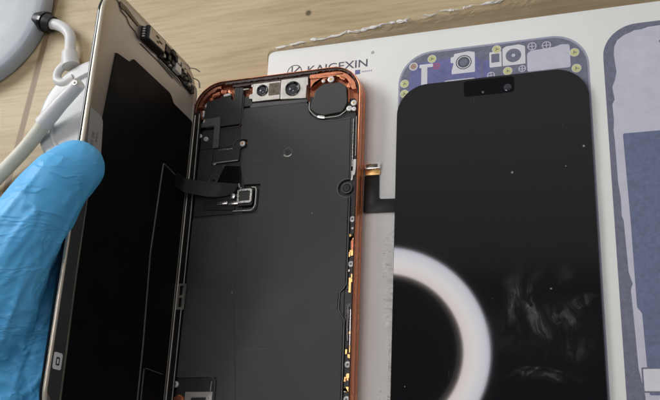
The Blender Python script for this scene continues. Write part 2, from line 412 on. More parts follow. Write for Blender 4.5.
# ------------------------------------------------------------------ white repair mat with its prints
mat = empty('repair_mat', (-57, 24, 0))
mat['label'] = 'white printed repair mat lying under the phone and the loose screen'; mat['category'] = 'mat'
def m2(x, y): return (x+57, y-24)
def mo(o): return [m2(*p) for p in o]
G().prism(mo(rpoly([(-57, 24.2, 3), (240, 24.2, 6), (240, -300, 6), (-53, -300, 6)], 4, 5)), .05, 1.0, .25).build('mat_sheet', 'mat_white', mat)
def pr(name, outline, z, m, parent=mat):
    return G().prism(mo(outline), z-.02, z, 0).build(name, m, parent, 0)
text('KAIGEXIN', 4.9, 'brand_lettering', 'ink', mat, (*m2(-39.2, 11.7), 1.02), 0, .05, 1.19)
em = G(); em.ring(mo(circ(-44.6, 13.2, 3.3, 40)), mo(circ(-44.6, 13.2, 2.9, 40)), 1.0, 1.02)
for o in ([(-46.0, 10.8), (-45.4, 10.8), (-45.4, 15.8), (-46.0, 15.8)], [(-45.2, 13.0), (-42.6, 15.6), (-42.1, 15.1), (-44.6, 12.7)],
          [(-44.9, 13.2), (-44.4, 13.6), (-42.1, 11.3), (-42.7, 10.9)], [(-47.7, 13.3), (-46.2, 13.3), (-46.2, 13.0), (-47.7, 13.0)]):
    em.prism(mo(o), 1.0, 1.02)
em.build('emblem', 'ink', mat, 0)
rg = G(); rg.ring(mo(circ(-11.0, 17.7, .65)), mo(circ(-11.0, 17.7, .45)), 1.0, 1.02); rg.prism(mo(circ(-11.0, 17.7, .25, 8)), 1., 1.02)
rg.build('registered_mark', 'ink', mat, 0)
sq = G(); sq.prism(mo(rrect(-18.2, 8.6, -16.0, 10.6, .2)), 1., 1.02); sq.build('small_badge', 'blue', mat, 0)
sb = G()
for k in range(6): sb.prism(mo(rrect(-15.3+k*.75, 9.2, -14.8+k*.75, 9.9, .1, 2)), 1., 1.02)
sb.build('small_caption', 'lav_edge', mat, 0)
# first printed phone (mostly under the loose screen)
d1 = empty('device_print', (0, 0, 0)); d1.parent = mat
def p1(n, o, z, m): return pr(n, o, z, m, d1)
p1('print_border', rrect(0.0, -150, 72.2, 15.0, 13.5, 14), 1.03, 'lav_edge')
p1('print_body', rrect(.7, -149.3, 71.5, 14.2, 13, 14), 1.06, 'slate')
p1('board_area', rpoly([(4.6, 7.2), (8, 10.2), (14, 10.8), (30.8, 10.6), (32.4, 8.2), (36.0, 8.0), (36.2, -12), (4.4, -12)], 1.2), 1.09, 'blue')
p1('board_seam', [(30.4, 10.8), (31.4, 10.8), (33.0, 8.6), (33.0, -10), (32.4, -10), (32.4, 8.2)], 1.12, 'slate')
T = G(); T.prism(mo(rrect(8.4, 7.9, 13.8, 9.4, .3)), 1.1, 1.13); T.prism(mo(rrect(9.2, -3, 11.6, 7.9, .3)), 1.1, 1.131)
T.build('bracket_print', 'pwhite', d1, 0)
p1('camera_print', rpoly([(21.2, 3.6), (30.2, 3.6), (30.2, 12.2), (27.8, 12.9), (22.2, 12.4), (22.0, 11.2), (20.8, 11.0), (20.8, 8.6), (22.0, 8.4), (21.2, 5.2)], .3), 1.12, 'pwhite')
cr = G(); cr.ring(mo(circ(25.9, 8.3, 3.1, 36)), mo(circ(25.9, 8.3, 2.7, 36)), 1.12, 1.15); cr.prism(mo(circ(25.9, 8.3, 2.35, 36)), 1.12, 1.15)
cr.build('lens_print', 'ink', d1, 0)
p1('lens_centre', circ(25.9, 8.3, 1.5), 1.18, 'slate')
p1('module_print', rrect(35.8, 4.6, 40.4, 11.2, .3), 1.12, 'pwhite')
p1('sensor_print', rrect(36.5, 6.6, 39.6, 10.3, .2), 1.15, 'slate')
p1('module_print', rpoly([(40.8, 4.6), (49.3, 4.6), (49.3, 12.2), (47, 13.2), (42, 12.9), (40.8, 12.0)], .4), 1.125, 'pwhite')
cr = G(); cr.prism(mo(circ(44.9, 8.7, 2.9, 36)), 1.12, 1.15); cr.build('lens_print', 'slate', d1, 0)
p1('lens_centre', circ(44.9, 8.7, .7), 1.18, 'pale')
p1('speaker_print', rpoly([(49.9, 1), (49.9, 8.6), (51.2, 9.8), (60, 10.2), (62.5, 11.0), (65.6, 10.6), (65.6, 1)], .8), 1.121, 'pale')
p1('contact_print', rrect(18, -3, 30.5, 1.2, 1.2), 1.122, 'pale')
for (x, y, c) in [(13.4, 11.4, 'yellow'), (6.0, 9.0, 'tan'), (2.5, 1.8, 'yellow'), (2.5, -2.6, 'yellow'), (38.6, 12.2, 'yellow'), (42.6, 2.3, 'yellow'), (67.2, 6.9, 'yellow'), (67.6, 0.2, 'yellow')]:
    q = p1('screw_print', circ(x, y, 1.75, 24), 1.16, 'pwhite')
    gg = G(); gg.prism(mo(circ(x, y, 1.55 if c == 'yellow' else 1.3, 24)), 1.16, 1.18)
    s2 = gg.build('screw_dot', c, d1, 0)
    k = G()
    for a in (90, 210, 330):
        a = math.radians(a+20); dx, dy = math.cos(a), math.sin(a)
        k.prism(mo([(x-dy*.13, y+dx*.13), (x+dy*.13, y-dx*.13), (x+dx*.75+dy*.13, y+dy*.75-dx*.13), (x+dx*.75-dy*.13, y+dy*.75+dx*.13)]), 1.18, 1.2+a*.0005)
    k.build('screw_mark', 'ink' if c == 'yellow' else 'red', d1, 0)
for (x, y, c, r) in [(36.3, 1.2, 'pale', 1.5), (51.9, 11.6, 'pale', 1.7), (57.2, 11.3, 'pale', 1.7), (48.0, 2.6, 'pale', 1.4), (15.2, 8.0, 'red', 1.4)]:
    k = G(); k.ring(mo(circ(x, y, r, 28)), mo(circ(x, y, r-.35, 28)), 1.16, 1.181)
    k.prism(mo(rrect(x-r*.8, y-.16, x+r*.8, y+.16, .02, 1)), 1.16, 1.183); k.prism(mo(rrect(x-.16, y-r*.8, x+.16, y+r*.8, .02, 1)), 1.16, 1.186)
    k.build('cross_screw_print', c, d1, 0)
# second printed phone, at the right edge of the picture
d2 = empty('device_print', (0, 0, 0)); d2.parent = mat
def p2(n, o, z, m): return pr(n, o, z, m, d2)
p2('print_border', rrect(77.2, -148, 149.0, 16.0, 12.5, 14), 1.03, 'slate')
jag = [(80.8, -6), (81.4, -3), (81.2, 0), (80.9, 4), (81.3, 7.4), (82.4, 9.8), (84.2, 11.2), (85.4, 11.9), (87.0, 12.4), (88.6, 13.2), (91.0, 13.2), (93.5, 13.9), (97, 14), (110, 14.3), (138, 14.0), (145.6, 8), (146, -20), (146, -140), (84.4, -145),
       (82.8, -118), (81.5, -110), (81.2, -96), (80.9, -84), (81.6, -82), (80.6, -78), (80.2, -60), (79.7, -58), (79.8, -52), (79.3, -46), (79.2, -30), (79.0, -26), (79.4, -22), (79.2, -16), (80.1, -14), (79.6, -9)]
p2('inner_area', jag, 1.06, 'pale')
p2('battery_print', rpoly([(82.0, -27.6), (140, -27.6), (140, -125), (90.2, -125), (89.6, -118.4), (84.2, -118.4), (83.8, -92), (82.4, -90), (82.4, -60)], .6), 1.09, 'blue2')
p2('mid_print', rpoly([(96.4, 7.4), (98.6, 9.6), (120, 9.6), (120, 2), (99.5, 5)], .5), 1.09, 'slate')
kk = G(); kk.ring(mo(rrect(82.3, -117.6, 88.6, -109.6, .3)), mo(rrect(82.8, -117.1, 88.1, -110.1, .3)), 1.09, 1.12); kk.build('square_outline', 'slate', d2, 0)
p2('square_print', rrect(82.8, -117.1, 88.1, -110.1, .3), 1.115, 'pwhite')

# ------------------------------------------------------------------ crinkled clear film
def film(name, x0, x1, yf0, yf1, z, nx, ny, amp, seed, lift=.0):
    bm = bmesh.new(); vs = []
    for i in range(nx+1):
        row = []
        for j in range(ny+1):
            u, w = i/nx, j/ny; x = x0+(x1-x0)*u; y = yf0(x)*(1-w)+yf1(x)*w
            h = abs(noise.noise(Vector((x*.35+seed, y*1.1, 0))))*amp+abs(noise.noise(Vector((x*1.1+seed, y*2.3, 4))))*amp*.5
            e = max(0, w-.55)/.45
            row.append(bm.verts.new(Vector((x, y+noise.noise(Vector((x*.25, seed, 2)))*.8*e, z+h*e+lift*e*e))*S))
        vs.append(row)
    for i in range(nx):
        for j in range(ny): bm.faces.new((vs[i][j], vs[i+1][j], vs[i+1][j+1], vs[i][j+1]))
    me = bpy.data.meshes.new(name); bm.to_mesh(me); bm.free(); me.materials.append(M['film'])
    o = bpy.data.objects.new(name, me); C.objects.link(o)
    return o
f1 = film('clear_film', -58, 200, lambda x: 20., lambda x: 26.2+(x+57)*.085, .03, 400, 16, 1.1, 3., .5)
ce=smooth_path([(x, 26.0+(x+57)*.085+noise.noise(Vector((x*.2, 0, 2)))*1.1, .35+abs(noise.noise(Vector((x*.4, 3, 2))))*.5) for x in range(-57, 90, 2)], 4)
G().tube(ce, lambda t: .45+.95*abs(noise.noise(Vector((t*40, 1, 5)))), 10, flat=.2).build('film_curl_glare', 'curl', f1, 80)
tag(f1, 'crinkled clear plastic film sticking out along the far edge of the white mat', 'plastic film')
f2 = film('clear_film', 0, 1, lambda x: 0, lambda x: 0, 0, 1, 1, 0, 0)
bpy.data.objects.remove(f2)
g = G()
random.seed(21)
for k in range(44):  # short white ridges shaped as glints on the clear film
    y = random.uniform(-83, -60) if k < 30 else random.uniform(-128, -112)
    x = random.uniform(-4.6, -.8); ln_ = random.uniform(.5, 1.9); a = random.uniform(-.5, .5)
    p = [(x+ln_*t*math.cos(a), y+ln_*t*math.sin(a)+random.uniform(-.12, .12), 1.03+random.uniform(0, .12)) for t in (-.5, -.2, .1, .5)]
    g.tube(p, random.uniform(.06, .2), 6, flat=.6)
g.prism(rpoly([(-4.4, -60), (1, -58), (1, -140), (-1.2, -140), (-1.4, -100), (-4.2, -83)], .8), 1.004, 1.02)
f2 = g.build('clear_film', 'film_glints', None, 80)
tag(f2, 'narrow crinkled clear film with painted white glints, poking out from under the left edge of the loose screen', 'plastic film')

# ------------------------------------------------------------------ loose black display panel on the mat
dp = empty('display_panel', (0, 0, 1.2))
tag(dp, 'black replacement phone screen lying face up on the white mat, reflecting a ring light', 'phone screen')
fr = lambda d: rrect(0+d, -150+d, 71.5-d, 0-d, 12.2-d, 16)
G().profile(fr, [(.5, .0), (.1, .2), (.0, .8), (.0, 1.05)], True).build('panel_frame', 'black', dp)
G().profile(fr, [(.12, 1.05), (.12, 1.42), (.23, 1.53)], True).build('cover_glass', 'screen', dp, 30)
nb = G(); nb.prism(rpoly([(26.2, -.95), (45.1, -.95), (45.1, -7.6), (26.2, -7.6)], 1.3), 1.53, 1.535); nb.build('sensor_window', 'coated', dp, 0)
ln = G(); ln.cyl(42.6, -5.4, 1.45, 1.53, 1.56, .02); ln = ln.build('camera_lens', 'lens_glass', dp)
ln = G(); ln.cyl(33.4, -6.3, .45, 1.53, 1.55, .01); ln = ln.build('sensor_dot', 'grey', dp)
cb = G(); cb.prism(rpoly([(-12.4, -36.0), (-6.6, -36.0), (-6.4, -45.4), (-5.8, -45.9), (2, -46.3), (2, -51.6), (-12.4, -51.2)], .8), .25, .45, .05)
fc = cb.build('flex_cable', 'matte', dp)
gb = G(); gb.box(-12.2, -36.0, -6.2, -33.6, .25, .55, .05, .4); gb.build('gold_collar', 'gold', fc)
gb = G(); gb.box(-12.6, -33.8, -6.0, -31.4, .2, 1.4, .2, .4); gb.build('connector', 'silver', fc)
gb = G(); gb.box(-11.6, -33.3, -7.0, -31.9, 1.4, 1.55, .05, .2); gb.build('connector_slot', 'sensor', fc)

# ------------------------------------------------------------------ opened phone
YAW = .008; PX, PY = -84.279, 9.661
Rz = Matrix.Rotation(YAW, 3, 'Z')
ph = empty('opened_phone', (PX, PY, 1.05), Rz)
tag(ph, 'orange framed smartphone with its inside open, lying on the mat under the lifted screen', 'phone')
ZB = -1.05
def V(o): return [(x, -y) for x, y in o]             # (u right, v down) -> local
W_, H_ = 71.9, 150.
of = lambda d: rrect(-1.4+d, -H_+d, W_-.5-d, -1.16-d, 12.5-d, 18)
prof = [(1.5, 1.10), (.55, 1.5), (.12, 2.3), (0, 3.4), (0, 4.3), (.14, 4.4), (.14, 4.65), (0, 4.75), (0, 7.3), (.12, 8.3), (.22, 8.95), (.42, 9.2), (.55, 9.15), (.6, 8.7)]
G().profile(of, [(d, z+ZB) for d, z in prof]).build('frame', 'orange', ph, 60)
G().profile(of, [(.58, 9.0+ZB), (.62, 8.6+ZB), (1.0, 8.55+ZB), (1.05, 8.7+ZB)]).build('adhesive_groove', 'residue', ph, 60)
G().profile(of, [(1.05, 8.7+ZB), (1.1, 8.8+ZB), (1.2, 8.75+ZB), (1.3, 8.2+ZB), (1.35, 5.6+ZB)]).build('inner_lip', 'orange_dark', ph, 60)
G().profile(of, [(1.5, 1.10+ZB), (1.5, 1.3+ZB)], True).build('back_cover', 'orange', ph)
G().profile(of, [(1.3, 5.3+ZB), (1.3, 5.6+ZB)], True).build('inner_floor', 'orange_in', ph)
def P(name, mat_, parent=ph): 
    def f(g): return g.build(name, mat_, parent)
    return f
def pl(outline, z0, z1, bev, name, m, parent=ph): return G().prism(V(outline), z0+ZB, z1+ZB, bev).build(name, m, parent, 14)
def bead(pts, r, name='seam_bead', m='bead', z=8., parent=ph, n=6, sm=True):
    q = [(x, -y, z+ZB) for x, y in pts]
    return G().tube(smooth_path(q, 6) if sm else q, r, n).build(name, m, parent)
def rp(pts, r, closed=False):       # open path with rounded corners
    k = len(pts); o = [pts[0]]
    for i in range(1, k-1):
        p, q, w = Vector(pts[i-1]), Vector(pts[i]), Vector(pts[i+1])
        a = p-q; b = w-q; d = min(r, a.length*.45, b.length*.45)
        A = q+a.normalized()*d; B = q+b.normalized()*d
        for t in range(6):
            u = t/5; o.append(tuple(A*(1-u)**2+q*2*u*(1-u)+B*u*u))
    o.append(pts[-1]); return o
pl(rpoly([(17, 45), (33, 45), (33, 62), (17, 62)], .5), 5.6, 6.6, .1, 'connector_well', 'black')
pl(rpoly([(1.4, 20), (9, 20), (9, 147), (1.4, 147)], .5), 5.6, 6.7, .1, 'side_well', 'black')
pl(rpoly([(-1.0, 15), (2.2, 14), (2.9, 20), (2.9, 135), (2.5, 146), (-1.0, 146)], .5), 8.7, 9.35, .12, 'hinge_gasket', 'matte')
bead([(2.0, 15.5), (2.6, 60), (2.6, 143)], .2, z=9.35, sm=False, name='gasket_edge', m='nickel')
# right side graphite rail
pl(rpoly([(62.5, 24), (71.3, 24), (71.3, 138), (62.5, 138)], .5), 5.6, 7.0, .1, 'side_rail', 'plate2')
# logic board cover (whole left side) and battery plate
pl(rpoly([(2.6, 30), (24, 30), (24, 60), (67.0, 60), (67.0, 147), (2.6, 147)], 1.), 5.6, 7.35, .2, 'lower_cover', 'plate2')
tab = []
def arc(cx, cy, r, a0, a1, n=8): return [(cx+r*math.cos(math.radians(a0+(a1-a0)*k/n)), cy+r*math.sin(math.radians(a0+(a1-a0)*k/n))) for k in range(n+1)]
right = [(67.2, 24.4), (67.4, 49.3)]+arc(66.6, 53.2, 3.3, -80, -280, 12)+[(67.3, 57.0), (67.4, 90.5), (66.4, 92.0), (64.9, 93.6), (64.7, 99.5), (66.1, 102), (67.0, 103.5), (67.0, 147)]
outline = [(21.3, 15.1), (21.8, 14.7), (48.4, 15.3), (48.9, 15.7), (49.5, 20.2), (50.6, 21.8), (52.4, 23.2), (54.2, 23.9), (61.5, 24.2), (66.8, 23.7)]+right+[(29, 147), (26.2, 120), (23.6, 95), (22.6, 62), (22.6, 60.6), (30.6, 60.6), (31.0, 48.4), (24.2, 48.2), (22.2, 42), (22.0, 34), (24.2, 32.4), (24.0, 29.0), (21.4, 28.4)]
bp_ = pl(outline, 5.7, 7.95, .18, 'battery_plate', 'plate')
pl(rpoly([(2.8, 61), (22.6, 61), (23.6, 95), (26.2, 120), (29, 147), (19.4, 147), (19.4, 123.2), (2.8, 123.2)], .8), 5.7, 7.86, .1, 'board_plate', 'plate')
pl(rpoly([(2.8, 31.5), (8.4, 31.5), (8.6, 38.6), (21.4, 38.6), (21.6, 48.5), (20.6, 60), (2.8, 60)], .8), 5.7, 7.7, .15, 'board_plate', 'plate2')
bead([(67.6, 24.5), (67.8, 49.0)]+[(x, y) for x, y in arc(66.6, 53.2, 3.75, -72, -288, 14)]+[(67.8, 57.6), (67.8, 90.3), (66.8, 91.8), (65.3, 93.4), (65.1, 99.7), (66.5, 102.2), (67.4, 103.6), (67.4, 146)], .28, z=7.75, sm=False, name='rim_bead')
bead(rp([(48.9, 15.8), (50.0, 20.9), (53.0, 23.9), (61.5, 24.6), (67.3, 24.2)], 1), .25, z=7.9, sm=False, name='rim_bead')
bead(rp([(21.4, 28.6), (21.0, 15.2), (48.6, 15.2)], .8), .2, z=7.85, sm=False, name='rim_bead')
bead([(24, 114.6), (27, 113.6), (30, 113.3), (38, 113.2)], .10, z=7.93, name='crease')
bead([(24.8, 38.6), (28, 38.3), (33, 38.4)], .10, z=7.93, name='crease')
# screw cups
def screw(u, v, r, z, m='washer', hole='black', h=.35, name='screw'):
    s = G().prism(circ(u, -v, r, 24), z-.4+ZB, z+h+ZB, .12).build(name, m, ph)
    G().prism(circ(u, -v, r*.42, 8), z+h+ZB, z+h+.03+ZB).build('screw_recess', hole, s, 0)
    return s
def cup(u, v, r, z, m, ringm, name='screw_cup'):
    f = lambda d: circ(u, -v, r-d, 36)
    s = G().profile(f, [(-.25, z+ZB-.03), (-.05, z+.14+ZB), (.15, z+.16+ZB), (.5, z-.15+ZB), (.55, z-.25+ZB)]).build(name, ringm, ph, 80)
    G().prism(circ(u, -v, r*.66, 24), z-.3+ZB, z+.06+ZB, .1).build('screw_head', m, s)
    G().prism(circ(u, -v, r*.2, 5), z+.06+ZB, z+.09+ZB).build('screw_recess', 'blackg', s, 0)
    return s
cup(41.9, 36.1, 1.75, 7.97, 'plate', 'grey')
cup(66.6, 53.2, 2.0, 7.97, 'plate2', 'bead')
cup(10.8, 45.2, 2.5, 7.72, 'plate2', 'plate')
# upper left dark modules
pl(rpoly([(4.2, 9.2), (10.5, 8.6), (11, 7.4), (14.8, 7.2), (15.2, 10.0), (16.4, 10.2), (16.4, 4.6), (20.4, 4.8), (20.6, 21.4), (5.0, 21.8), (3.4, 20)], .6), 5.6, 8.0, .18, 'corner_module', 'plate2')
pl(rpoly([(20.9, 9.4), (24.9, 9.4), (24.9, 13.8), (20.9, 13.8)], .3), 5.6, 7.8, .12, 'corner_module', 'plate2')
bead(rp([(16.0, 10.4), (17.2, 10.6), (17.3, 5.0)], .3), .13, z=8.05, sm=False)
bead(rp([(18.4, 10.8), (18.5, 5.2)], .3), .12, z=8.05, sm=False)
pl(rpoly([(2.8, 22.6), (21.0, 22.4), (21.0, 31.0), (12, 31), (2.8, 31)], .8), 5.6, 7.5, .15, 'middle_module', 'plate2')
bead(rp([(20.9, 8.6), (21.0, 21.4), (19.8, 22.5), (11.8, 22.7)], 1.), .16, z=8.05, sm=False)
# grey L flex
pl(rpoly([(1.6, 17.8), (11.2, 17.4), (11.6, 31.2), (8.9, 31.2), (8.8, 21.2), (1.6, 21.4)], .4), 7.9, 8.3, .06, 'flex_strip', 'grey')
# small bracket with screw at its corner
b2 = pl(rpoly([(9.3, 31.8), (18.2, 32.0), (18.8, 30.2), (20.4, 29.2), (23.4, 29.4), (23.6, 31.6), (21.2, 32.6), (21.0, 37.6), (9.4, 38.0)], .5), 7.4, 8.25, .15, 'board_bracket', 'plate2')
bead([(12.0, 32.3), (17.9, 32.2)], .25, name='bracket_edge', m='silver', z=8.25, sm=False, parent=b2)
bead([(9.8, 37.9), (20.8, 37.6)], .22, name='bracket_edge', m='nickel', z=8.25, sm=False, parent=b2)
bead(rp([(17.9, 32.0), (18.2, 29.8), (20, 28.2), (24.4, 28.6), (24.6, 31.5)], .8), .16, m='bead', z=8.05, sm=False)
bead(rp([(8.9, 31.2), (8.9, 38.6)], .8), .16, m='bead', z=7.95, sm=False)
screw(22.2, 30.6, 1.15, 8.2, 'washer', 'gold')
screw(10.2, 37.9, .8, 8.1, 'nickel', 'black', .15)
screw(2.6, 25.0, .85, 8.0, 'washer', 'grey'); screw(5.4, 26.6, .95, 7.9, 'washer', 'nickel'); screw(14.4, 39.4, .7, 7.7, 'bead', 'black', .15)
# battery connector
pl(rrect(21.6, 50.3, 28.4, 57.2, 1.), 7.2, 8.3, .2, 'connector_block', 'black')
cf = G().ring(V(rrect(22.0, 50.4, 28.2, 56.2, .9, 5)), V(rrect(22.75, 51.2, 27.4, 55.3, .4, 5)), 8.2+ZB, 9.0+ZB).build('connector_frame', 'silver', ph)
pl(rrect(22.75, 51.2, 27.4, 55.3, .4), 8.1, 8.6, .1, 'connector_cap', 'plate', cf)
bead(rp([(22.2, 47.9), (22.6, 49.6), (23.6, 50.0)], .4), .35, m='silver', z=8.7, sm=False, name='connector_tab')
bead(rp([(27.6, 49.6), (29.2, 49.7), (29.6, 51), (29.5, 57.4), (28.2, 59.2), (20.2, 59.0)], 1.1), .26, m='nickel', z=8.0, sm=False, name='connector_gasket')
cy = G().prism(circ(20.0, -53.0, 1.15, 20), 7.6+ZB, 9.0+ZB, .3).build('connector_pin', 'silver', ph)
tb = G().box(13.4, -56.2, 17.8, -54.9, 7.8+ZB, 8.7+ZB, .15, .3, math.radians(2)).build('solder_tab', 'silver', ph)
tb = G().box(18.2, -56.5, 22.4, -55.1, 7.8+ZB, 8.6+ZB, .15, .5, math.radians(2)).build('solder_tab', 'silver', ph)
pl(rpoly([(7, 53.6), (20.5, 53.2), (20.6, 58.6), (7, 57.6)], .5), 7.7, 8.0, .08, 'connector_tray', 'black')
# black flex rising to the lid
rb = G(); pts = [(21.0, -50.0, 8.45), (18.0, -50.0, 8.6), (14.0, -49.9, 9.0), (10.0, -49.7, 9.8), (6.0, -49.1, 10.9), (2.8, -48.8, 12.4), (1.0, -48.6, 14.6), (0.5, -48.4, 17.5), (.35, -48.2, 20)]
pts = smooth_path([(x, y, z+ZB) for x, y, z in pts], 5)
sides = [(.1, 1, 0) if i > len(pts)*.35 else (.5-.4*i/(len(pts)*.35), .85, 0) for i in range(len(pts))]
ws = [4.6+1.6*min(1, i/10) if i < 10 else 6.2-.6*(i-10)/(len(pts)-10) for i in range(len(pts))]
rb.ribbon(pts, sides, ws, .18).build('flex_ribbon', 'matte', ph, 60)
pl(rpoly([(15.2, 39.4), (22.0, 40.2), (22.6, 50), (20.6, 51.8), (11.2, 52.4), (12.5, 46)], .6), 7.75, 8.35, .1, 'flex_pad', 'blackg')
# bottom left module
bead(rp([(2.8, 122.8), (16.8, 122.8), (18.7, 124.2), (18.9, 147)], 1.4), .22, z=7.85, sm=False)
pl(rpoly([(2.8, 124), (17.8, 124), (17.9, 147), (2.8, 147)], .6), 5.6, 6.9, .1, 'speaker_well', 'black')
bk = pl(rpoly([(6.8, 128.3), (18.0, 128.3), (18.0, 147), (15.6, 147), (15.4, 130.4), (9.4, 130.4), (8.8, 133.5), (6.8, 133.2)], .4), 6.9, 7.7, .15, 'speaker_bracket', 'nickel')
pl(rpoly([(9.6, 130.6), (15.2, 130.6), (15.2, 147), (9.2, 147)], .3), 6.9, 7.3, .1, 'speaker_cap', 'plate')
screw(16.7, 130.6, .95, 7.6, 'washer', 'nickel'); screw(2.6, 125.6, 1.2, 7.9, 'washer', 'bead')
pl([(x+random.uniform(-.3, .3), y+random.uniform(-.3, .3)) for x, y in circ(4.6, 131.6, 2.2, 12)], 6.9, 8.6, .5, 'copper_contact', 'copper')
bead([(17.3, 124.6), (17.0, 128.2)], .3, m='silver', z=7.5, sm=False, name='bracket_edge')
# torn adhesive and dark foam along the top inside
random.seed(5)
def rough_strip(u0, u1, v0, v1, z0, z1, name, m, step=.7, j=.22):
    n = int((u1-u0)/step); a = [(u0+(u1-u0)*k/n, v0+random.uniform(-j, j)) for k in range(n+1)]; b = [(u1-(u1-u0)*k/n, v1+random.uniform(-j, j)) for k in range(n+1)]
    return pl(a+b, z0, z1, .06, name, m)
rough_strip(12.5, 53, 2.25, 3.15, 8.3, 8.95, 'torn_adhesive', 'residue')
rough_strip(15.5, 50, 3.1, 4.3, 5.6, 8.3, 'top_foam', 'residue', 1.1, .3)
rough_strip(24, 50, 4.0, 4.8, 5.6, 7.6, 'top_foam', 'black')
pl(rpoly([(49.6, 3.4), (60, 3.3), (64, 4.7), (58.4, 5.6), (49.6, 5.3)], .5), 5.6, 8.7, .25, 'orange_web', 'orange_in')
ang = [math.radians(a) for a in range(4, 88, 7)]
oa = [(W_-.5-12.5+10.7*math.sin(a)+random.uniform(-.15, .15), 13.7-10.7*math.cos(a)+random.uniform(-.15, .15)) for a in ang]
ob = [(W_-.5-12.5+8.8*math.sin(a)+random.uniform(-.3, .3), 13.7-8.8*math.cos(a)+random.uniform(-.3, .3)) for a in ang[::-1]]
pl(oa+ob, 5.6, 8.5, .15, 'orange_web', 'orange_in')
oa = [(-1.4+12.5-10.7*math.sin(a)+random.uniform(-.15, .15), 13.7-10.7*math.cos(a)+random.uniform(-.15, .15)) for a in ang]
ob = [(-1.4+12.5-9.3*math.sin(a)+random.uniform(-.4, .4), 13.7-9.3*math.cos(a)+random.uniform(-.4, .4)) for a in ang[::-1]]
pl(oa+ob, 5.6, 8.3, .15, 'corner_web', 'orange_dark')
bead(arc(41.9, 36.1, 1.95, 35, 145, 10), .28, m='silver', z=8.12, sm=False, name='painted_screw_glint')  # silver arc puts the cup's bright crescent highlight into the shape
# camera bracket
c1 = pl(rpoly([(24.9, 4.4), (37.2, 4.4), (37.2, 12.6), (25.2, 12.6), (25.0, 11.2), (23.6, 11.1), (23.6, 9.0), (25.0, 8.9)], .35), 6.2, 8.75, .2, 'camera_bracket', 'nickel')
c2 = pl(rpoly([(37.5, 4.2), (49.0, 4.3), (49.2, 8), (48.6, 8.4), (48.6, 13.8), (37.5, 13.0)], .4), 6.2, 8.95, .2, 'camera_bracket', 'nickel')
pl(rpoly([(24.0, 14.4), (25.2, 12.8), (48.8, 13.6), (49.2, 15.1), (24.2, 15.0)], .3), 6.2, 8.2, .2, 'bracket_flange', 'bead')
def lensm(u, v, R, z, par):
    f = lambda d: circ(u, -v, R-d, 40)
    o = G().profile(f, [(0, z+ZB-.1), (0, z+.35+ZB), (.2, z+.45+ZB), (.5, z+.4+ZB), (.8, z+.1+ZB), (R*.5, z-.1+ZB), (R*.97, z-.12+ZB)]).build('camera_lens', 'lens', par, 50)
    G().prism(circ(u, -v, R*.96, 32), z-.3+ZB, z+.02+ZB, .0).build('lens_barrel', 'black', o)
    G().prism(circ(u, -v, R*.42, 24), z-.3+ZB, z+.12+ZB, .15).build('lens_element', 'lens_glass', o)
    G().prism(circ(u, -v, R*.2, 16), z-.03+ZB, z+.14+ZB, 0).build('aperture', 'black', o)
    return o
lensm(29.3, 7.9, 2.5, 8.75, c1)
lensm(42.6, 8.9, 3.2, 8.95, c2)
pl(rrect(32.2, 5.2, 36.9, 10.6, .3), 8.7, 8.95, .08, 'sensor_window', 'sensor', c1)
pl(rrect(33.0, 5.9, 36.1, 9.9, .2), 8.9, 9.0, .04, 'sensor_chip', 'gold' if 0 else 'sensor', c1)
screw(24.9, 5.2, .6, 8.6, 'washer', 'grey', .2)
# vibration motor block, top right
pl(rpoly([(49.6, 12.5), (56, 14), (66.2, 15.5), (68.6, 15.5), (69.4, 26), (49.6, 26)], .5), 5.6, 7.3, .15, 'motor_well', 'plate2')
pl(rpoly([(52.2, 10.6, .8), (55.4, 8.2, .8), (62.6, 8.2, .8), (65.2, 10.6, .8), (65.8, 17.6, .8), (63.8, 21.4, .8), (55.8, 22.0, .8), (52.4, 20.6, .8), (50.2, 18.2, .8), (51.4, 14.8, .8)], .8), 5.6, 8.45, .3, 'motor_block', 'plate')
bead(rp([(49.8, 15.4), (49.9, 18.8), (52.4, 21.7), (55.6, 23.1), (62.6, 22.9), (65.4, 20.8)], 1.2), .2, z=8.1, sm=False, name='rim_bead', m='nickel')
pl(rpoly([(49.5, 3.6), (58.0, 3.6), (56.5, 6.2), (52.0, 6.8), (50, 9.6)], .5), 5.6, 8.2, .3, 'orange_web', 'orange_in')
screw(58.6, 6.6, 1.35, 8.3, 'washer', 'gold'); screw(55.4, 6.9, .7, 8.2, 'washer', 'nickel', .2)
screw(66.6, 20.2, 1.15, 8.0, 'washer', 'nickel'); screw(68.4, 18.0, 1.2, 8.0, 'washer', 'gold'); screw(68.5, 20.6, .9, 8.0, 'washer', 'nickel')
G().box(53.6, -23.2, 56.8, -22.0, 7.9+ZB, 8.4+ZB, .1, .5, math.radians(-14)).build('spring_tab', 'silver', ph)
bead([(66.2, 10.4), (66.4, 17.4)], .25, m='copper', z=8.2, sm=False, name='copper_strip')
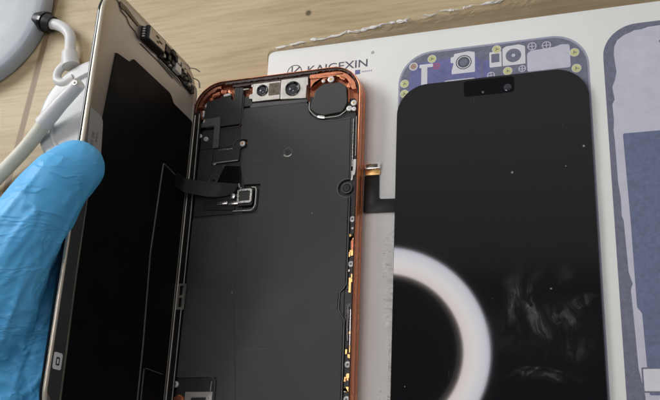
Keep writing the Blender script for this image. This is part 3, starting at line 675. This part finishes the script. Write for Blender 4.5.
# torn grounding springs, top left
for (x, y, l, w, a, m) in [(4.6, 10.6, 3.0, 1.4, 48, 'washer'), (3.0, 15.0, 2.9, 1.0, 90, 'washer'), (3.4, 18.6, 1.6, 1.4, 80, 'nickel'), (8.2, 6.9, 3.6, 1.7, 20, 'copper'), (11.6, 6.0, 2.4, 2.2, -15, 'copper'),
                        (13.4, 7.7, 3.2, 1.1, 12, 'washer'), (11.7, 8.0, 1.4, 1.2, 50, 'washer'), (14.3, 6.2, 1.4, 2.1, 60, 'copper'), (6.2, 8.8, 1.6, 1.6, 30, 'copper'), (3.6, 12.4, 1.3, 1.2, 30, 'bead'),
                        (19.6, 5.9, 6.4, .7, 1, 'nickel'), (51.0, 4.4, 2.4, .8, 8, 'gold'), (63.6, 6.4, 2.6, 1.5, -40, 'copper'), (66.6, 10.0, 1.5, 2.8, -14, 'copper'), (61.6, 5.0, 2.2, 1.3, -12, 'gold')]:
    o = [(px_+random.uniform(-.12, .12)*w, py_+random.uniform(-.12, .12)*w) for px_, py_ in rrect(-l/2, -w/2, l/2, w/2, .3, 2)]
    a = math.radians(a); o = [(x+p*math.cos(a)-q*math.sin(a), -y+p*math.sin(a)+q*math.cos(a)) for p, q in o]
    z = random.uniform(7.9, 8.5)
    G().prism(o, 6.5+ZB, z+ZB, .15).build('grounding_spring', m, ph)
# right rail details
for v in (65.5, 82.8, 119.2, 131.2): screw(69.0, v, 1.15, 6.95, 'washer', 'bead')
screw(69.1, 69.0, .5, 6.9, 'washer', 'washer', .2)
for (v0, v1, u0, u1, m) in [(71.6, 73.6, 68.3, 69.9, 'gold'), (77.4, 79.6, 68.3, 69.8, 'gold'), (73.8, 77.2, 68.8, 70.2, 'copper'), (72.6, 78.4, 67.9, 68.3, 'black'),
                      (86.6, 89.6, 69.2, 70.4, 'gold'), (87.8, 93.6, 68.4, 69.4, 'gold'), (90, 96.6, 70.0, 70.8, 'gold'), (84.6, 86.0, 70.2, 70.8, 'copper'), (88.2, 92.4, 67.7, 68.4, 'black'),
                      (98.8, 103.6, 70.0, 70.9, 'copper'), (103.8, 107.2, 69.8, 70.8, 'copper'), (107.4, 108.6, 69.2, 70.6, 'gold'), (112.2, 115.2, 69.4, 70.6, 'gold'), (115.6, 117.0, 68.8, 70, 'gold'),
                      (122.4, 124.0, 68.6, 69.9, 'gold'), (124.0, 126.8, 68.2, 69.6, 'blackg'), (127.0, 128.8, 68.4, 69.8, 'gold'), (134, 136.2, 68.4, 69.8, 'gold')]:
    o = [(x+random.uniform(-.1, .1), y+random.uniform(-.15, .15)) for x, y in rrect(u0, v0, u1, v1, .2, 2)]
    pl(o, 6.9, random.uniform(7.15, 7.5), .08, 'contact_pad', m)
for k in range(34):
    v = random.uniform(70, 146); u = random.choice([68.4, 69.2, 70.2, 70.5]) + random.uniform(-.15, .15); l = random.uniform(.6, 2.6); w = random.uniform(.35, .9)
    if any(abs(v-q) < 1.9 for q in (65.5, 82.8, 119.2, 131.2)) or (97 < v < 114 and u < 69.8): continue
    pl([(x+random.uniform(-.08, .08), y+random.uniform(-.08, .08)) for x, y in rrect(u-w/2, v-l/2, u+w/2, v+l/2, .15, 2)], 6.9, random.uniform(7.2, 7.9), .08, 'contact_pad', random.choice(['gold', 'copper', 'gold', 'nickel', 'copper', 'black']))
for v0, v1 in ((84, 97.5), (98, 111), (112, 118)): bead([(70.75, v0), (70.8, (v0+v1)/2), (70.7, v1)], .3, m='copper', z=7.7, name='copper_flex')
pl(rpoly([(67.4, 98), (69.6, 97), (69.8, 113), (67.6, 114)], .4), 6.8, 7.2, .05, 'button_slot', 'blackg')
bead([(68.5, 98.6), (68.6, 102.0), (68.4, 106), (68.7, 111)], .42, m='silver', z=7.5, name='button_spring', n=8)
bead([(69.5, 99.6), (69.6, 112.5)], .16, m='silver', z=7.3, sm=False, name='button_spring')
for (u, v0, v1, m, r) in [(68.2, 24.5, 44.5, 'silver', .22), (69.4, 23.5, 40.0, 'nickel', .16), (70.3, 26, 47, 'copper', .22)]:
    bead([(u, v0), (u+.1, v1)], r, m=m, z=7.4, sm=False, name='antenna_strip')
pl(rpoly([(68.8, 41.6), (70.2, 41.8), (70.0, 45.4), (69.6, 48.2), (68.7, 48.2)], .3), 6.9, 7.9, .15, 'antenna_clip', 'washer')
pl(rpoly([(67.9, 46.2), (68.8, 46.2), (68.8, 50.0), (67.9, 50.2)], .2), 6.9, 7.6, .1, 'antenna_clip', 'nickel')
# adhesive crumbs on the rim
crumb = G(); random.seed(3)
for k in range(150):
    t = random.random(); 
    if t < .5: u, v = random.uniform(13, 60), 2.5+random.uniform(-.2, .5)
    elif t < .75:
        a = random.uniform(0, math.pi/2); u, v = W_-12.5+11.0*math.sin(a), 13.7-11.0*math.cos(a)
    else: u, v = W_-1.35+random.uniform(-.12, .12), random.uniform(13, 140)
    r = random.uniform(.12, .42)
    crumb.prism([(u+r*random.uniform(.6, 2.2)*math.cos(q), -v+r*random.uniform(.5, 1.1)*math.sin(q)) for q in [k2*math.pi/3 for k2 in range(6)]], 8.45+ZB, 8.7+random.uniform(0, .35)+ZB)
tag(crumb.build('adhesive_residue', 'residue', ph, 0), kind='stuff')
# windowed clip on the hinge side
clip = G(); clip.ring(V(rrect(.6, 87.6, 3.6, 97.6, .4, 3)), V(rrect(1.3, 88.6, 2.9, 92.1, .2, 3)), 8.9+ZB, 9.5+ZB)
cg = G(); f0 = V(rrect(.5, 87.6, 3.7, 97.8, .4, 3))
cg.ring(f0, V(rrect(1.25, 88.5, 2.95, 96.9, .25, 3)), 9.1+ZB, 9.6+ZB); cg.box(1.2, -93.2, 3.0, -92.2, 9.1+ZB, 9.58+ZB, .05, .05)
cg.build('hinge_clip', 'nickel', ph)
clip.bm.free()
for (u, v) in [(2.2, 66.5), (2.3, 72.6), (2.1, 74.8), (2.2, 103.5)]: screw(u, v, .42, 8.8, 'washer', 'washer', .3, 'edge_stud')

# ------------------------------------------------------------------ lifted screen (local: x = away from hinge, y = down the phone, z = towards inner side)
th = 1.578
Xd = Vector((-math.cos(th)*math.cos(YAW), -math.cos(th)*math.sin(YAW), math.sin(th))); Yd = Vector((math.sin(YAW), -math.cos(YAW), 0)); Zd = Xd.cross(Yd)
Rl = Matrix((Xd, Yd, Zd)).transposed()
ld = empty('lifted_screen', (PX-.194, 9.661, 9.607), Rl)
tag(ld, 'phone screen lifted on its edge by the glove, black film and bare metal inside', 'phone screen')
lf = lambda d: rrect(0+d, -3.0+d, 70.6-d, 149-d, 12.0-d, 16)
G().profile(lf, [(.9, -2.6), (.35, -2.5), (.05, -2.2), (0, -1.9), (0, -1.35)], True).build('cover_glass', 'screen', ld, 60)
G().profile(lf, [(.1, -1.35), (.1, -1.15)], True).build('edge_gasket', 'black', ld)
G().profile(lf, [(0.05, -1.15), (0.0, -1.0), (0.0, -.35), (.2, -.05), (.9, 0.0), (1.1, -.1), (1.3, -.25)], True).build('metal_plate', 'lid_metal', ld, 60)
G().profile(lf, [(-.02, -1.1), (-.06, -.95), (-.06, -.4), (-.02, -.3)]).build('edge_trim', 'lid_edge', ld)
def lp(o, z0, z1, bev, name, m, parent=ld): return G().prism(o, z0, z1, bev).build(name, m, parent, 14)
def lbead(pts, r, name, m, z, parent=ld, sm=False):
    q = [(x, y, z) for x, y in pts]; return G().tube(smooth_path(q, 6) if sm else q, r, 6).build(name, m, parent)
lp(rpoly([(59.6, 19.6, .8), (50.6, 18.6, .4), (48.6, 16.2, .6), (20.4, 16.2, 1.5), (17.5, 19, 1), (1.2, 19.5, 1), (1.2, 143), (62, 143), (63.2, 100), (63.2, 70), (62.2, 50)], .8), -.3, .12, 0, 'black_film', 'film_black')
lp(rpoly([(69.8, 58), (64.0, 57), (64.4, 100), (63.4, 143), (69.8, 138)], .6), -.3, .05, .04, 'dark_grey_strip', 'dark_grey')  # dark grey strip between the black film and the outer edge
# ear speaker and sensor cluster
sp = lp(rpoly([(46.0, .6), (33.2, .4), (33.2, 6.2), (46.0, 6.6)], .6), -.3, 3.2, .35, 'ear_speaker', 'black')
lp(rpoly([(45.2, 1.1), (34.0, 1.0), (34.0, 5.7), (45.2, 6.0)], .4), 3.1, 3.4, .1, 'speaker_cap', 'nickel', sp)
for (x, y, l) in [(39.8, 2.6, 1.2), (37.4, 3.6, 1.3), (39.4, 4.5, .9)]:
    lp(rrect(x-l, y-.4, x+l, y+.4, .35, 3), 3.4, 3.45, 0, 'speaker_slot', 'blackg', sp)
for k in range(5): lp(rrect(46.3, 1.2+k*1.05, 46.7, 1.7+k*1.05, .1, 2), 1.0, 2.0, .05, 'speaker_pin', 'washer', sp)
random.seed(11)
cl = lp(rpoly([(33, .8), (16, .6), (8, 2.0), (4, 4.6), (3.5, 8.4), (10, 8.2), (33, 6.6)], .8), -.3, 1.0, .2, 'sensor_tray', 'black')
for (x, y, w, h, z, m) in [(30.8, 2.6, 3.4, 3.0, 3.0, 'black'), (28, 4.6, 2.2, 2.4, 2.6, 'blackg'), (26.4, 2.0, 2.6, 2.2, 3.4, 'black'), (24.2, 4.9, 2.4, 2.0, 2.2, 'plate'), (23.2, 2.4, 2.0, 2.6, 2.8, 'plate2'),
                        (30.9, 5.4, 1.6, 1.4, 2.0, 'nickel'), (27.2, 6.0, 1.2, 1.0, 2.0, 'bead'), (20.6, 5.6, 4.4, 3.2, 2.6, 'washer'), (20.9, 2.2, 3.8, 2.0, 2.2, 'washer'), (17.0, 2.6, 2.0, 2.4, 2.4, 'nickel'),
                        (16.6, 5.8, 2.2, 2.6, 1.8, 'plate2'), (14.0, 3.4, 2.2, 1.6, 2.0, 'nickel'), (13.2, 6.0, 2.0, 1.4, 2.2, 'bead'), (10.6, 4.6, 2.2, 2.0, 1.7, 'plate2'), (9.6, 7.0, 1.8, 1.2, 2.1, 'nickel'),
                        (7.2, 5.4, 1.3, 2.6, 2.2, 'nickel'), (5.6, 8.0, 1.6, 1.4, 1.6, 'bead'), (25.4, 6.6, 1.6, .8, 1.8, 'nickel')]:
    o = [(px_+random.uniform(-.15, .15), py_+random.uniform(-.15, .15)) for px_, py_ in rrect(x-w/2, y-h/2, x+w/2, y+h/2, .3, 2)]
    lp(o, .8, z, .2, 'sensor_part', m)
for pts in ([(13, 1.6, 1.2), (11, .2, 2.2), (8.6, -.6, 3.2), (6.4, -.2, 4.2)], [(17, .8, 1.0), (14, -.2, 1.8), (11.4, .6, 2.4)], [(9, 6, 1.8), (6.4, 6.8, 2.8), (4.2, 9.4, 2.4), (2.4, 11.4, 1.2)],
            [(32, 7.4, .3), (24, 7.9, .5), (17, 8.3, .6), (13, 9.0, .4)], [(8, 3, 2), (5, 3.2, 3.2), (3.2, 5.4, 3)]):
    G().tube(smooth_path(pts, 6), .28, 6).build('torn_flex', 'nickel', ld)
lbead([(45.6, 8.2), (33, 8.2), (20, 9.4)], .14, 'plate_crease', 'black', .02)
# torn amber flex lines on the plate near the outer top corner
lbead([(64, 0.4), (61.0, 1.6), (60.2, 3.2), (56.5, 3.4), (54.0, 5.2), (50.0, 5.6), (47.0, 7.0)], .16, 'plate_crease', 'residue', .02)
lp(rpoly([(61.5, .0), (57, .0), (48.0, 1.6), (48.6, 2.6), (57.6, 1.8), (61.2, 2.4)], .3), -.05, .25, .05, 'torn_flex', 'sensor')
# black liner edges
lbead(rp([(3.2, 47.6), (20.2, 45.6), (20.6, 52), (22.2, 82), (20.0, 115), (19.4, 143)], 1.2), .35, 'liner_edge', 'bead', .22)
lbead(rp([(16.6, 122.6), (4, 122.8)], 1.2), .2, 'liner_edge', 'bead', .2)
lbead([(17.4, 123), (17.2, 143)], .3, 'liner_edge', 'bead', .2)
lp(rpoly([(18.6, 50), (2.4, 51), (2.4, 121), (17.6, 121), (20.0, 100), (20.6, 82)], .8), .1, .2, .03, 'black_liner', 'film_black')
# hinge side metal gasket
for zz, r in ((.35, .30), (-.5, .38)): lbead([(-.15, 16), (-.25, 60), (-.2, 100), (-.15, 142)], r, 'hinge_gasket', 'nickel' if zz > 0 else 'bead', zz)
# paper label under the thumb, small white mark near the bottom
lb = lp(rpoly([(69.2, 45.6, .4), (61.8, 46.0, 2.5), (60.0, 60.5, .6), (67.8, 63.5, .6)], 1.), -.2, .16, .02, 'paper_label', 'label')
def ltext(s, size, name, m, x, y, z, rz, parent=ld, bold=.02):
    o = text(s, size, name, m, parent, (x, y, z), rz, bold); return o
t1 = ltext('E2 5J8', 1.9, 'label_print', 'label_ink', 65.6, 58.0, .17, math.radians(-92))
t2 = ltext('4P6N', 1.6, 'label_print', 'label_ink', 63.4, 56.0, .17, math.radians(-92))
for t_ in (t1, t2): t_.scale = (1, 1, 1)
lb2 = lp(rrect(65.0, 126.4, 69.2, 131.4, .7, 4), 0, .14, .02, 'white_mark', 'pwhite')
mk = G().ring(rrect(66.1, 127.7, 68.0, 130.2, .4, 4), rrect(66.6, 128.2, 67.5, 129.7, .3, 4), .14, .16).build('mark_digit', 'dark_grey', lb2)

# ------------------------------------------------------------------ lamp base with plug and lead (top left)
lbz = empty('lamp_base', (-215, 65, 0)); tag(lbz, 'round grey plastic lamp foot with a black cable gland, cut by the top left corner', 'lamp base')
cf_ = lambda d: circ(0, 0, 42.-d, 96)
G().profile(cf_, [(.8, 0.1), (.2, .6), (0, 1.6), (.0, 5.5), (.4, 6.8), (1.6, 7.6), (5, 8.0), (16, 8.6), (34, 8.8)], True).build('base_shell', 'base_grey', lbz, 60)
gl_ = G().tube([(37.5, -8.5, 4.4), (41, -9.8, 4.5), (44.2, -11.2, 4.6), (47.0, -12.4, 4.6)], lambda t: [3.9, 4.6, 4.4, 3.7][min(3, int(t*3+.5))], 20).build('cable_gland', 'black', lbz)
G().tube([(42.0, -10.2, 4.5), (43.4, -10.8, 4.6)], 5.0, 20).build('gland_ring', 'blackg', gl_)
ctr = (-139., 3., 0.)   # puck centre
cab = smooth_path([(46.0, -12.0, 4.6), (50.5, -13.6, 4.8), (55, -16.5, 4.9), (58.2, -20.6, 4.9), (59.2, -26, 4.8), (59.4, -30.5, 4.7)], 8)
G().tube(cab, 2.6, 16).build('lead', 'white_pl', lbz)
G().tube([(59.4, -29.4, 4.7), (59.6, -30.2, 4.7), (60.4, -34.0, 4.6), (61.2, -36.6, 4.5)], lambda t: 3.5+.6*t, 18).build('lead_collar', 'white_pl', lbz)
# round milky puck behind the lifted screen, with loop handle
pk = empty('charging_puck', (ctr[0], ctr[1], 0)); tag(pk, 'milky white round plastic puck with a raised rim, half hidden behind the lifted screen', 'charging puck')
pf = lambda d: circ(0, 0, 27.5-d, 90)
G().profile(pf, [(.8, .1), (.1, .8), (0, 2), (.1, 4.2), (.6, 5.0), (1.6, 5.3), (3.6, 5.3)], True).build('puck_body', 'puck', pk, 60)
rf = lambda d: circ(2.0, -1.0, 21.5-d, 90)
G().profile(rf, [(-.9, 5.25), (-.5, 6.3), (.0, 6.6), (.5, 6.3), (.9, 5.25)]).build('rim', 'white_pl', pk, 60)
hl = smooth_path([(-12.2, 28.2, 4.0), (-17.5, 27.2, 4.4), (-21.0, 23.5, 4.6), (-20.8, 19.0, 4.8), (-17.0, 17.0, 4.8), (-12, 19.0, 4.6)], 8)
G().tube(hl, 2.0, 14).build('loop', 'white_pl', pk)
# thick cream cable with white sleeve
cc = empty('cream_cable', (-166, -9, 0)); tag(cc, 'thick cream cable with a white sleeved end, running from the left edge behind the glove', 'cable')
G().tube(smooth_path([(x+166, y+9, z) for x, y, z in [(-205, -46, 4.2), (-186, -27.5, 5.0), (-170, -13.5, 7.0), (-161, -5.5, 9.4), (-155.5, -.2, 11.4)]], 8), 3.3, 20).build('cable_body', 'cream', cc)
sl = G().tube([(x+166, y+9, z) for x, y, z in [(-158.5, -2.8, 10.4), (-157.5, -1.9, 10.7), (-149, 4.8, 13.2), (-140, 11.2, 15.4), (-138.6, 12.0, 15.8)]], lambda t: 4.1-1.3*t, 20).build('sleeve', 'white_pl', cc)
G().tube([(166-139.2, 9+11.0, 16.0), (166-139.2, 9+11.0, 18.5)], 1.1, 16).build('rivet', 'nickel', sl)
G().tube([(166-139.2, 9+11.0, 18.3), (166-139.2, 9+11.0, 18.6)], .7, 12).build('rivet_hole', 'blackg', sl)

# ------------------------------------------------------------------ gloved hand gripping the lifted screen
def hand():
    bm = bmesh.new()
    def cap(a, b, ra, rb, n=6):
        a, b = Vector(a), Vector(b)
        for k in range(n+1):
            t = k/n; c = a.lerp(b, t); r = ra+(rb-ra)*t
            bmesh.ops.create_icosphere(bm, subdivisions=3, radius=r*S, matrix=Matrix.Translation(c*S))
    def chain(pts, n=7):
        for (a, ra), (b, rb) in zip(pts, pts[1:]): cap(a, b, ra, rb, n)
    # thumb over the top edge, tip pressed on the inner side
    chain([((-123, -141, 78), 18), ((-107, -112, 83), 14.5), ((-96, -86, 87.5), 11.8), ((-89.5, -73, 87.5), 10.6), ((-85.4, -64.5, 86.5), 9.6), ((-82.2, -59.5, 83.5), 9.0)], 8)
    # web and palm
    chain([((-123, -141, 78), 19), ((-126, -118, 66), 17), ((-118, -100, 64), 14)], 7)
    chain([((-107, -118, 76), 14), ((-103, -135, 70), 15.0), ((-108, -160, 62), 17)], 7)
    chain([((-140, -150, 66), 24), ((-128, -128, 50), 20), ((-136, -132, 36), 19), ((-145, -150, 46), 24), ((-165, -180, 52), 27), ((-215, -235, 50), 31), ((-250, -275, 48), 34)], 8)
    chain([((-98.5, -86, 69), 9.6), ((-98.5, -112, 69), 11.6), ((-99, -160, 66), 14)], 9)
    # four fingers stacked along the outer face of the screen
    for (k, z, yk, yt, r) in ((0, 63, -104, -62, 8.0), (1, 46, -106, -58, 8.2), (2, 30, -110, -62, 7.8), (3, 16, -116, -74, 6.8)):
        chain([((-130, yk-24, z+1), r+5), ((-121, yk, z+1), r+2), ((-108, (yk+yt)/2-4, z+.5), r+.6), ((-99.5, yt-8, z), r), ((-95.8, yt, z-1), r-1.2)], 6)
    me = bpy.data.meshes.new('person'); bm.to_mesh(me); bm.free()
    o = bpy.data.objects.new('tmp_hand', me); C.objects.link(o)
    rm = o.modifiers.new('r', 'REMESH'); rm.mode = 'VOXEL'; rm.voxel_size = .8*S
    sm = o.modifiers.new('s', 'SMOOTH'); sm.factor = .6; sm.iterations = 22
    dg = bpy.context.evaluated_depsgraph_get(); me2 = bpy.data.meshes.new_from_object(o.evaluated_get(dg))
    bpy.data.objects.remove(o)
    # keep the grip clear of the screen and fold the nitrile
    me2.update(); nrm = [v.normal.copy() for v in me2.vertices]
    ax = Vector((.42, .86, .05)).normalized(); bx = ax.cross(Vector((0, 0, 1))).normalized()
    for v, n in zip(me2.vertices, nrm):
        p = v.co/S
        a, b, c = p.dot(ax), p.dot(bx), p.z
        d = 0.
        # long folds along the thumb
        w = noise.noise(Vector((a*.030, b*.17, c*.10)))
        d += math.exp(-(w/.085)**2)*.85*max(0, min(1, (p.y+175)/60))
        # tight cross wrinkles towards the palm
        k = max(0, min(1, (-92-p.y)/28))
        w2 = noise.noise(Vector((a*.26, b*.045, c*.06+3)))
        d += math.exp(-(w2/.14)**2)*1.15*k
        tw = Vector((a*.05+b*.12, b*.06-a*.10, c*.09+7)); w4 = noise.noise(tw)
        w5 = noise.noise(Vector((a*.045+b*.03+9, b*.33-a*.05, c*.2)))
        d += math.exp(-(w5/.09)**2)*.45*max(0, min(1, (-64-p.y)/12))
        w3 = noise.noise(Vector((a*.11+5, b*.09, c*.12)))
        d += w3*.9*(.35+k)
        tipk = max(0, min(1, (p.y+72)/12))
        d *= (1-.75*tipk)
        q = p+n*d
        # flatten against the lid
        if p.z < 80.3:
            if -87.2 < q.x < -78 and n.x < .2 and p.x > -84.6: q.x = max(q.x, -84.3)
            elif q.x > -87.3 and p.x < -84.6: q.x = -87.3
        v.co = q*S
    me2.materials.clear(); me2.materials.append(M['glove']); me2.shade_smooth(); me2.name = 'person'
    h = bpy.data.objects.new('person', me2); C.objects.link(h)
    sb_ = h.modifiers.new('s', 'SMOOTH'); sb_.factor = .5; sb_.iterations = 2
    return h
tag(hand(), "person's hand in a blue nitrile glove, thumb hooked over the edge of the lifted screen", 'person')

# ------------------------------------------------------------------ ring lamp above the bench (seen only as the ring reflected in the loose screen)
def ray(x, y):
    R = Matrix.Rotation(.05, 3, 'Z') @ Matrix.Rotation(.327, 3, 'Y') @ Matrix.Rotation(.365, 3, 'X')
    return R @ Vector(((x-330)/867.14, -(y-200)/867.14, -1.))
CAM = Vector((79.844, -158.697, 296.3))
lamp_c = Vector((-146., -6., 520.)); aim = Vector((5, -100, 2.7))
zl = (aim-lamp_c).normalized(); RL = zl.to_track_quat('-Z', 'Y').to_matrix()
rl = empty('ring_lamp', lamp_c, RL); tag(rl, 'white ring lamp hanging over the bench, seen as the bright ring in the loose screen', 'lamp')
def torus_ring(r0, r1, z0, z1): 
    return G().loops([[(x, y, z) for x, y in circ(0, 0, r, 96)] for r, z in ((r0, z0), (r1, z0), (r1, z1), (r0, z1), (r0, z0))], False, False)
torus_ring(70, 103, 1.0, 16).build('lamp_housing', 'lamp_w', rl)
def lampmat():
    m = bpy.data.materials.new('led_diffuser'); m.use_nodes = True; nt = m.node_tree; nt.nodes.remove(nt.nodes['Principled BSDF'])
    tc = N(nt, 'ShaderNodeTexCoord'); ln_ = N(nt, 'ShaderNodeVectorMath', _operation='LENGTH'); L(nt, tc.outputs['Object'], ln_.inputs[0])
    c = ramp(nt, mth(nt, 'MULTIPLY', mth(nt, 'SUBTRACT', ln_.outputs['Value'], .72), 3.5), [(0., (1., .87, .82)), (.45, (1., .95, .94)), (1., (.88, .90, 1.))])
    st = ramp(nt, mth(nt, 'MULTIPLY', mth(nt, 'SUBTRACT', ln_.outputs['Value'], .72), 3.39), [(0., .6), (.14, .95), (.5, 1.), (.86, .9), (1., .6)])
    e = N(nt, 'ShaderNodeEmission'); L(nt, c, e.inputs[0]); L(nt, mth(nt, 'MULTIPLY', st, LAMP), e.inputs[1])
    L(nt, e.outputs[0], nt.nodes['Material Output'].inputs[0]); return m
LAMP = 15.5
torus_ring(75.0, 100.5, -1.0, 1.0).build('led_diffuser', lampmat(), rl)
G().tube(smooth_path([(0, 104, 8), (0, 150, 30), (-20, 230, 60), (-60, 300, -40)], 6), 6, 12).build('lamp_arm', 'lamp_w', rl)

# ------------------------------------------------------------------ soft window light from the left
def area_light(name, loc, tgt, sx, sy, e, col):
    l = bpy.data.lights.new(name, 'AREA'); l.shape = 'RECTANGLE'; l.size = sx*S; l.size_y = sy*S; l.energy = e; l.color = col
    o = bpy.data.objects.new(name, l); C.objects.link(o); o.location = Vector(loc)*S
    o.rotation_euler = (Vector(tgt)-Vector(loc)).to_track_quat('-Z', 'Y').to_euler(); return o
area_light('window_light', (-900, 420, 620), (0, -40, 0), 500, 420, 760, (.97, .985, 1.))

# ------------------------------------------------------------------ room as ambient world
w = bpy.data.worlds.new('World'); sc.world = w; w.use_nodes = True; nt = w.node_tree
bg = nt.nodes['Background']
tc = N(nt, 'ShaderNodeTexCoord')
a = ray(440, 271); b_ = ray(605, 267); a.z = -a.z; b_.z = -b_.z
nn = a.cross(b_).normalized(); d_low = ray(520, 380); d_low.z = -d_low.z
if nn.dot(d_low) < 0: nn = -nn
dt = N(nt, 'ShaderNodeVectorMath', _operation='DOT_PRODUCT'); dt.inputs[1].default_value = nn
L(nt, tc.outputs['Generated'], dt.inputs[0])
ceil_c = ramp(nt, mth(nt, 'ADD', mth(nt, 'MULTIPLY', dt.outputs['Value'], .5), .5), [(0., (.62, .62, .62)), (.42, (.50, .50, .50)), (.494, (.30, .30, .30)), (.506, (.14, .13, .16)), (.60, (.09, .09, .11)), (1., (.30, .29, .28))])
L(nt, ceil_c, bg.inputs[0]); bg.inputs[1].default_value = 1.

# ------------------------------------------------------------------ camera
cam = bpy.data.cameras.new('camera'); co = bpy.data.objects.new('camera', cam); C.objects.link(co)
co.location = CAM*S; co.rotation_euler = (.365, .327, .05)
cam.sensor_width = 36; cam.lens = 867.14/660*36; cam.clip_start = .05; cam.clip_end = 200
cam.dof.use_dof = True; cam.dof.focus_distance = 3.22; cam.dof.aperture_fstop = 7.
sc.camera = co
sc.view_settings.view_transform = 'Standard'; sc.view_settings.look = 'None'; sc.view_settings.exposure = 0.; sc.view_settings.gamma = 1
sc.render.engine = 'CYCLES'
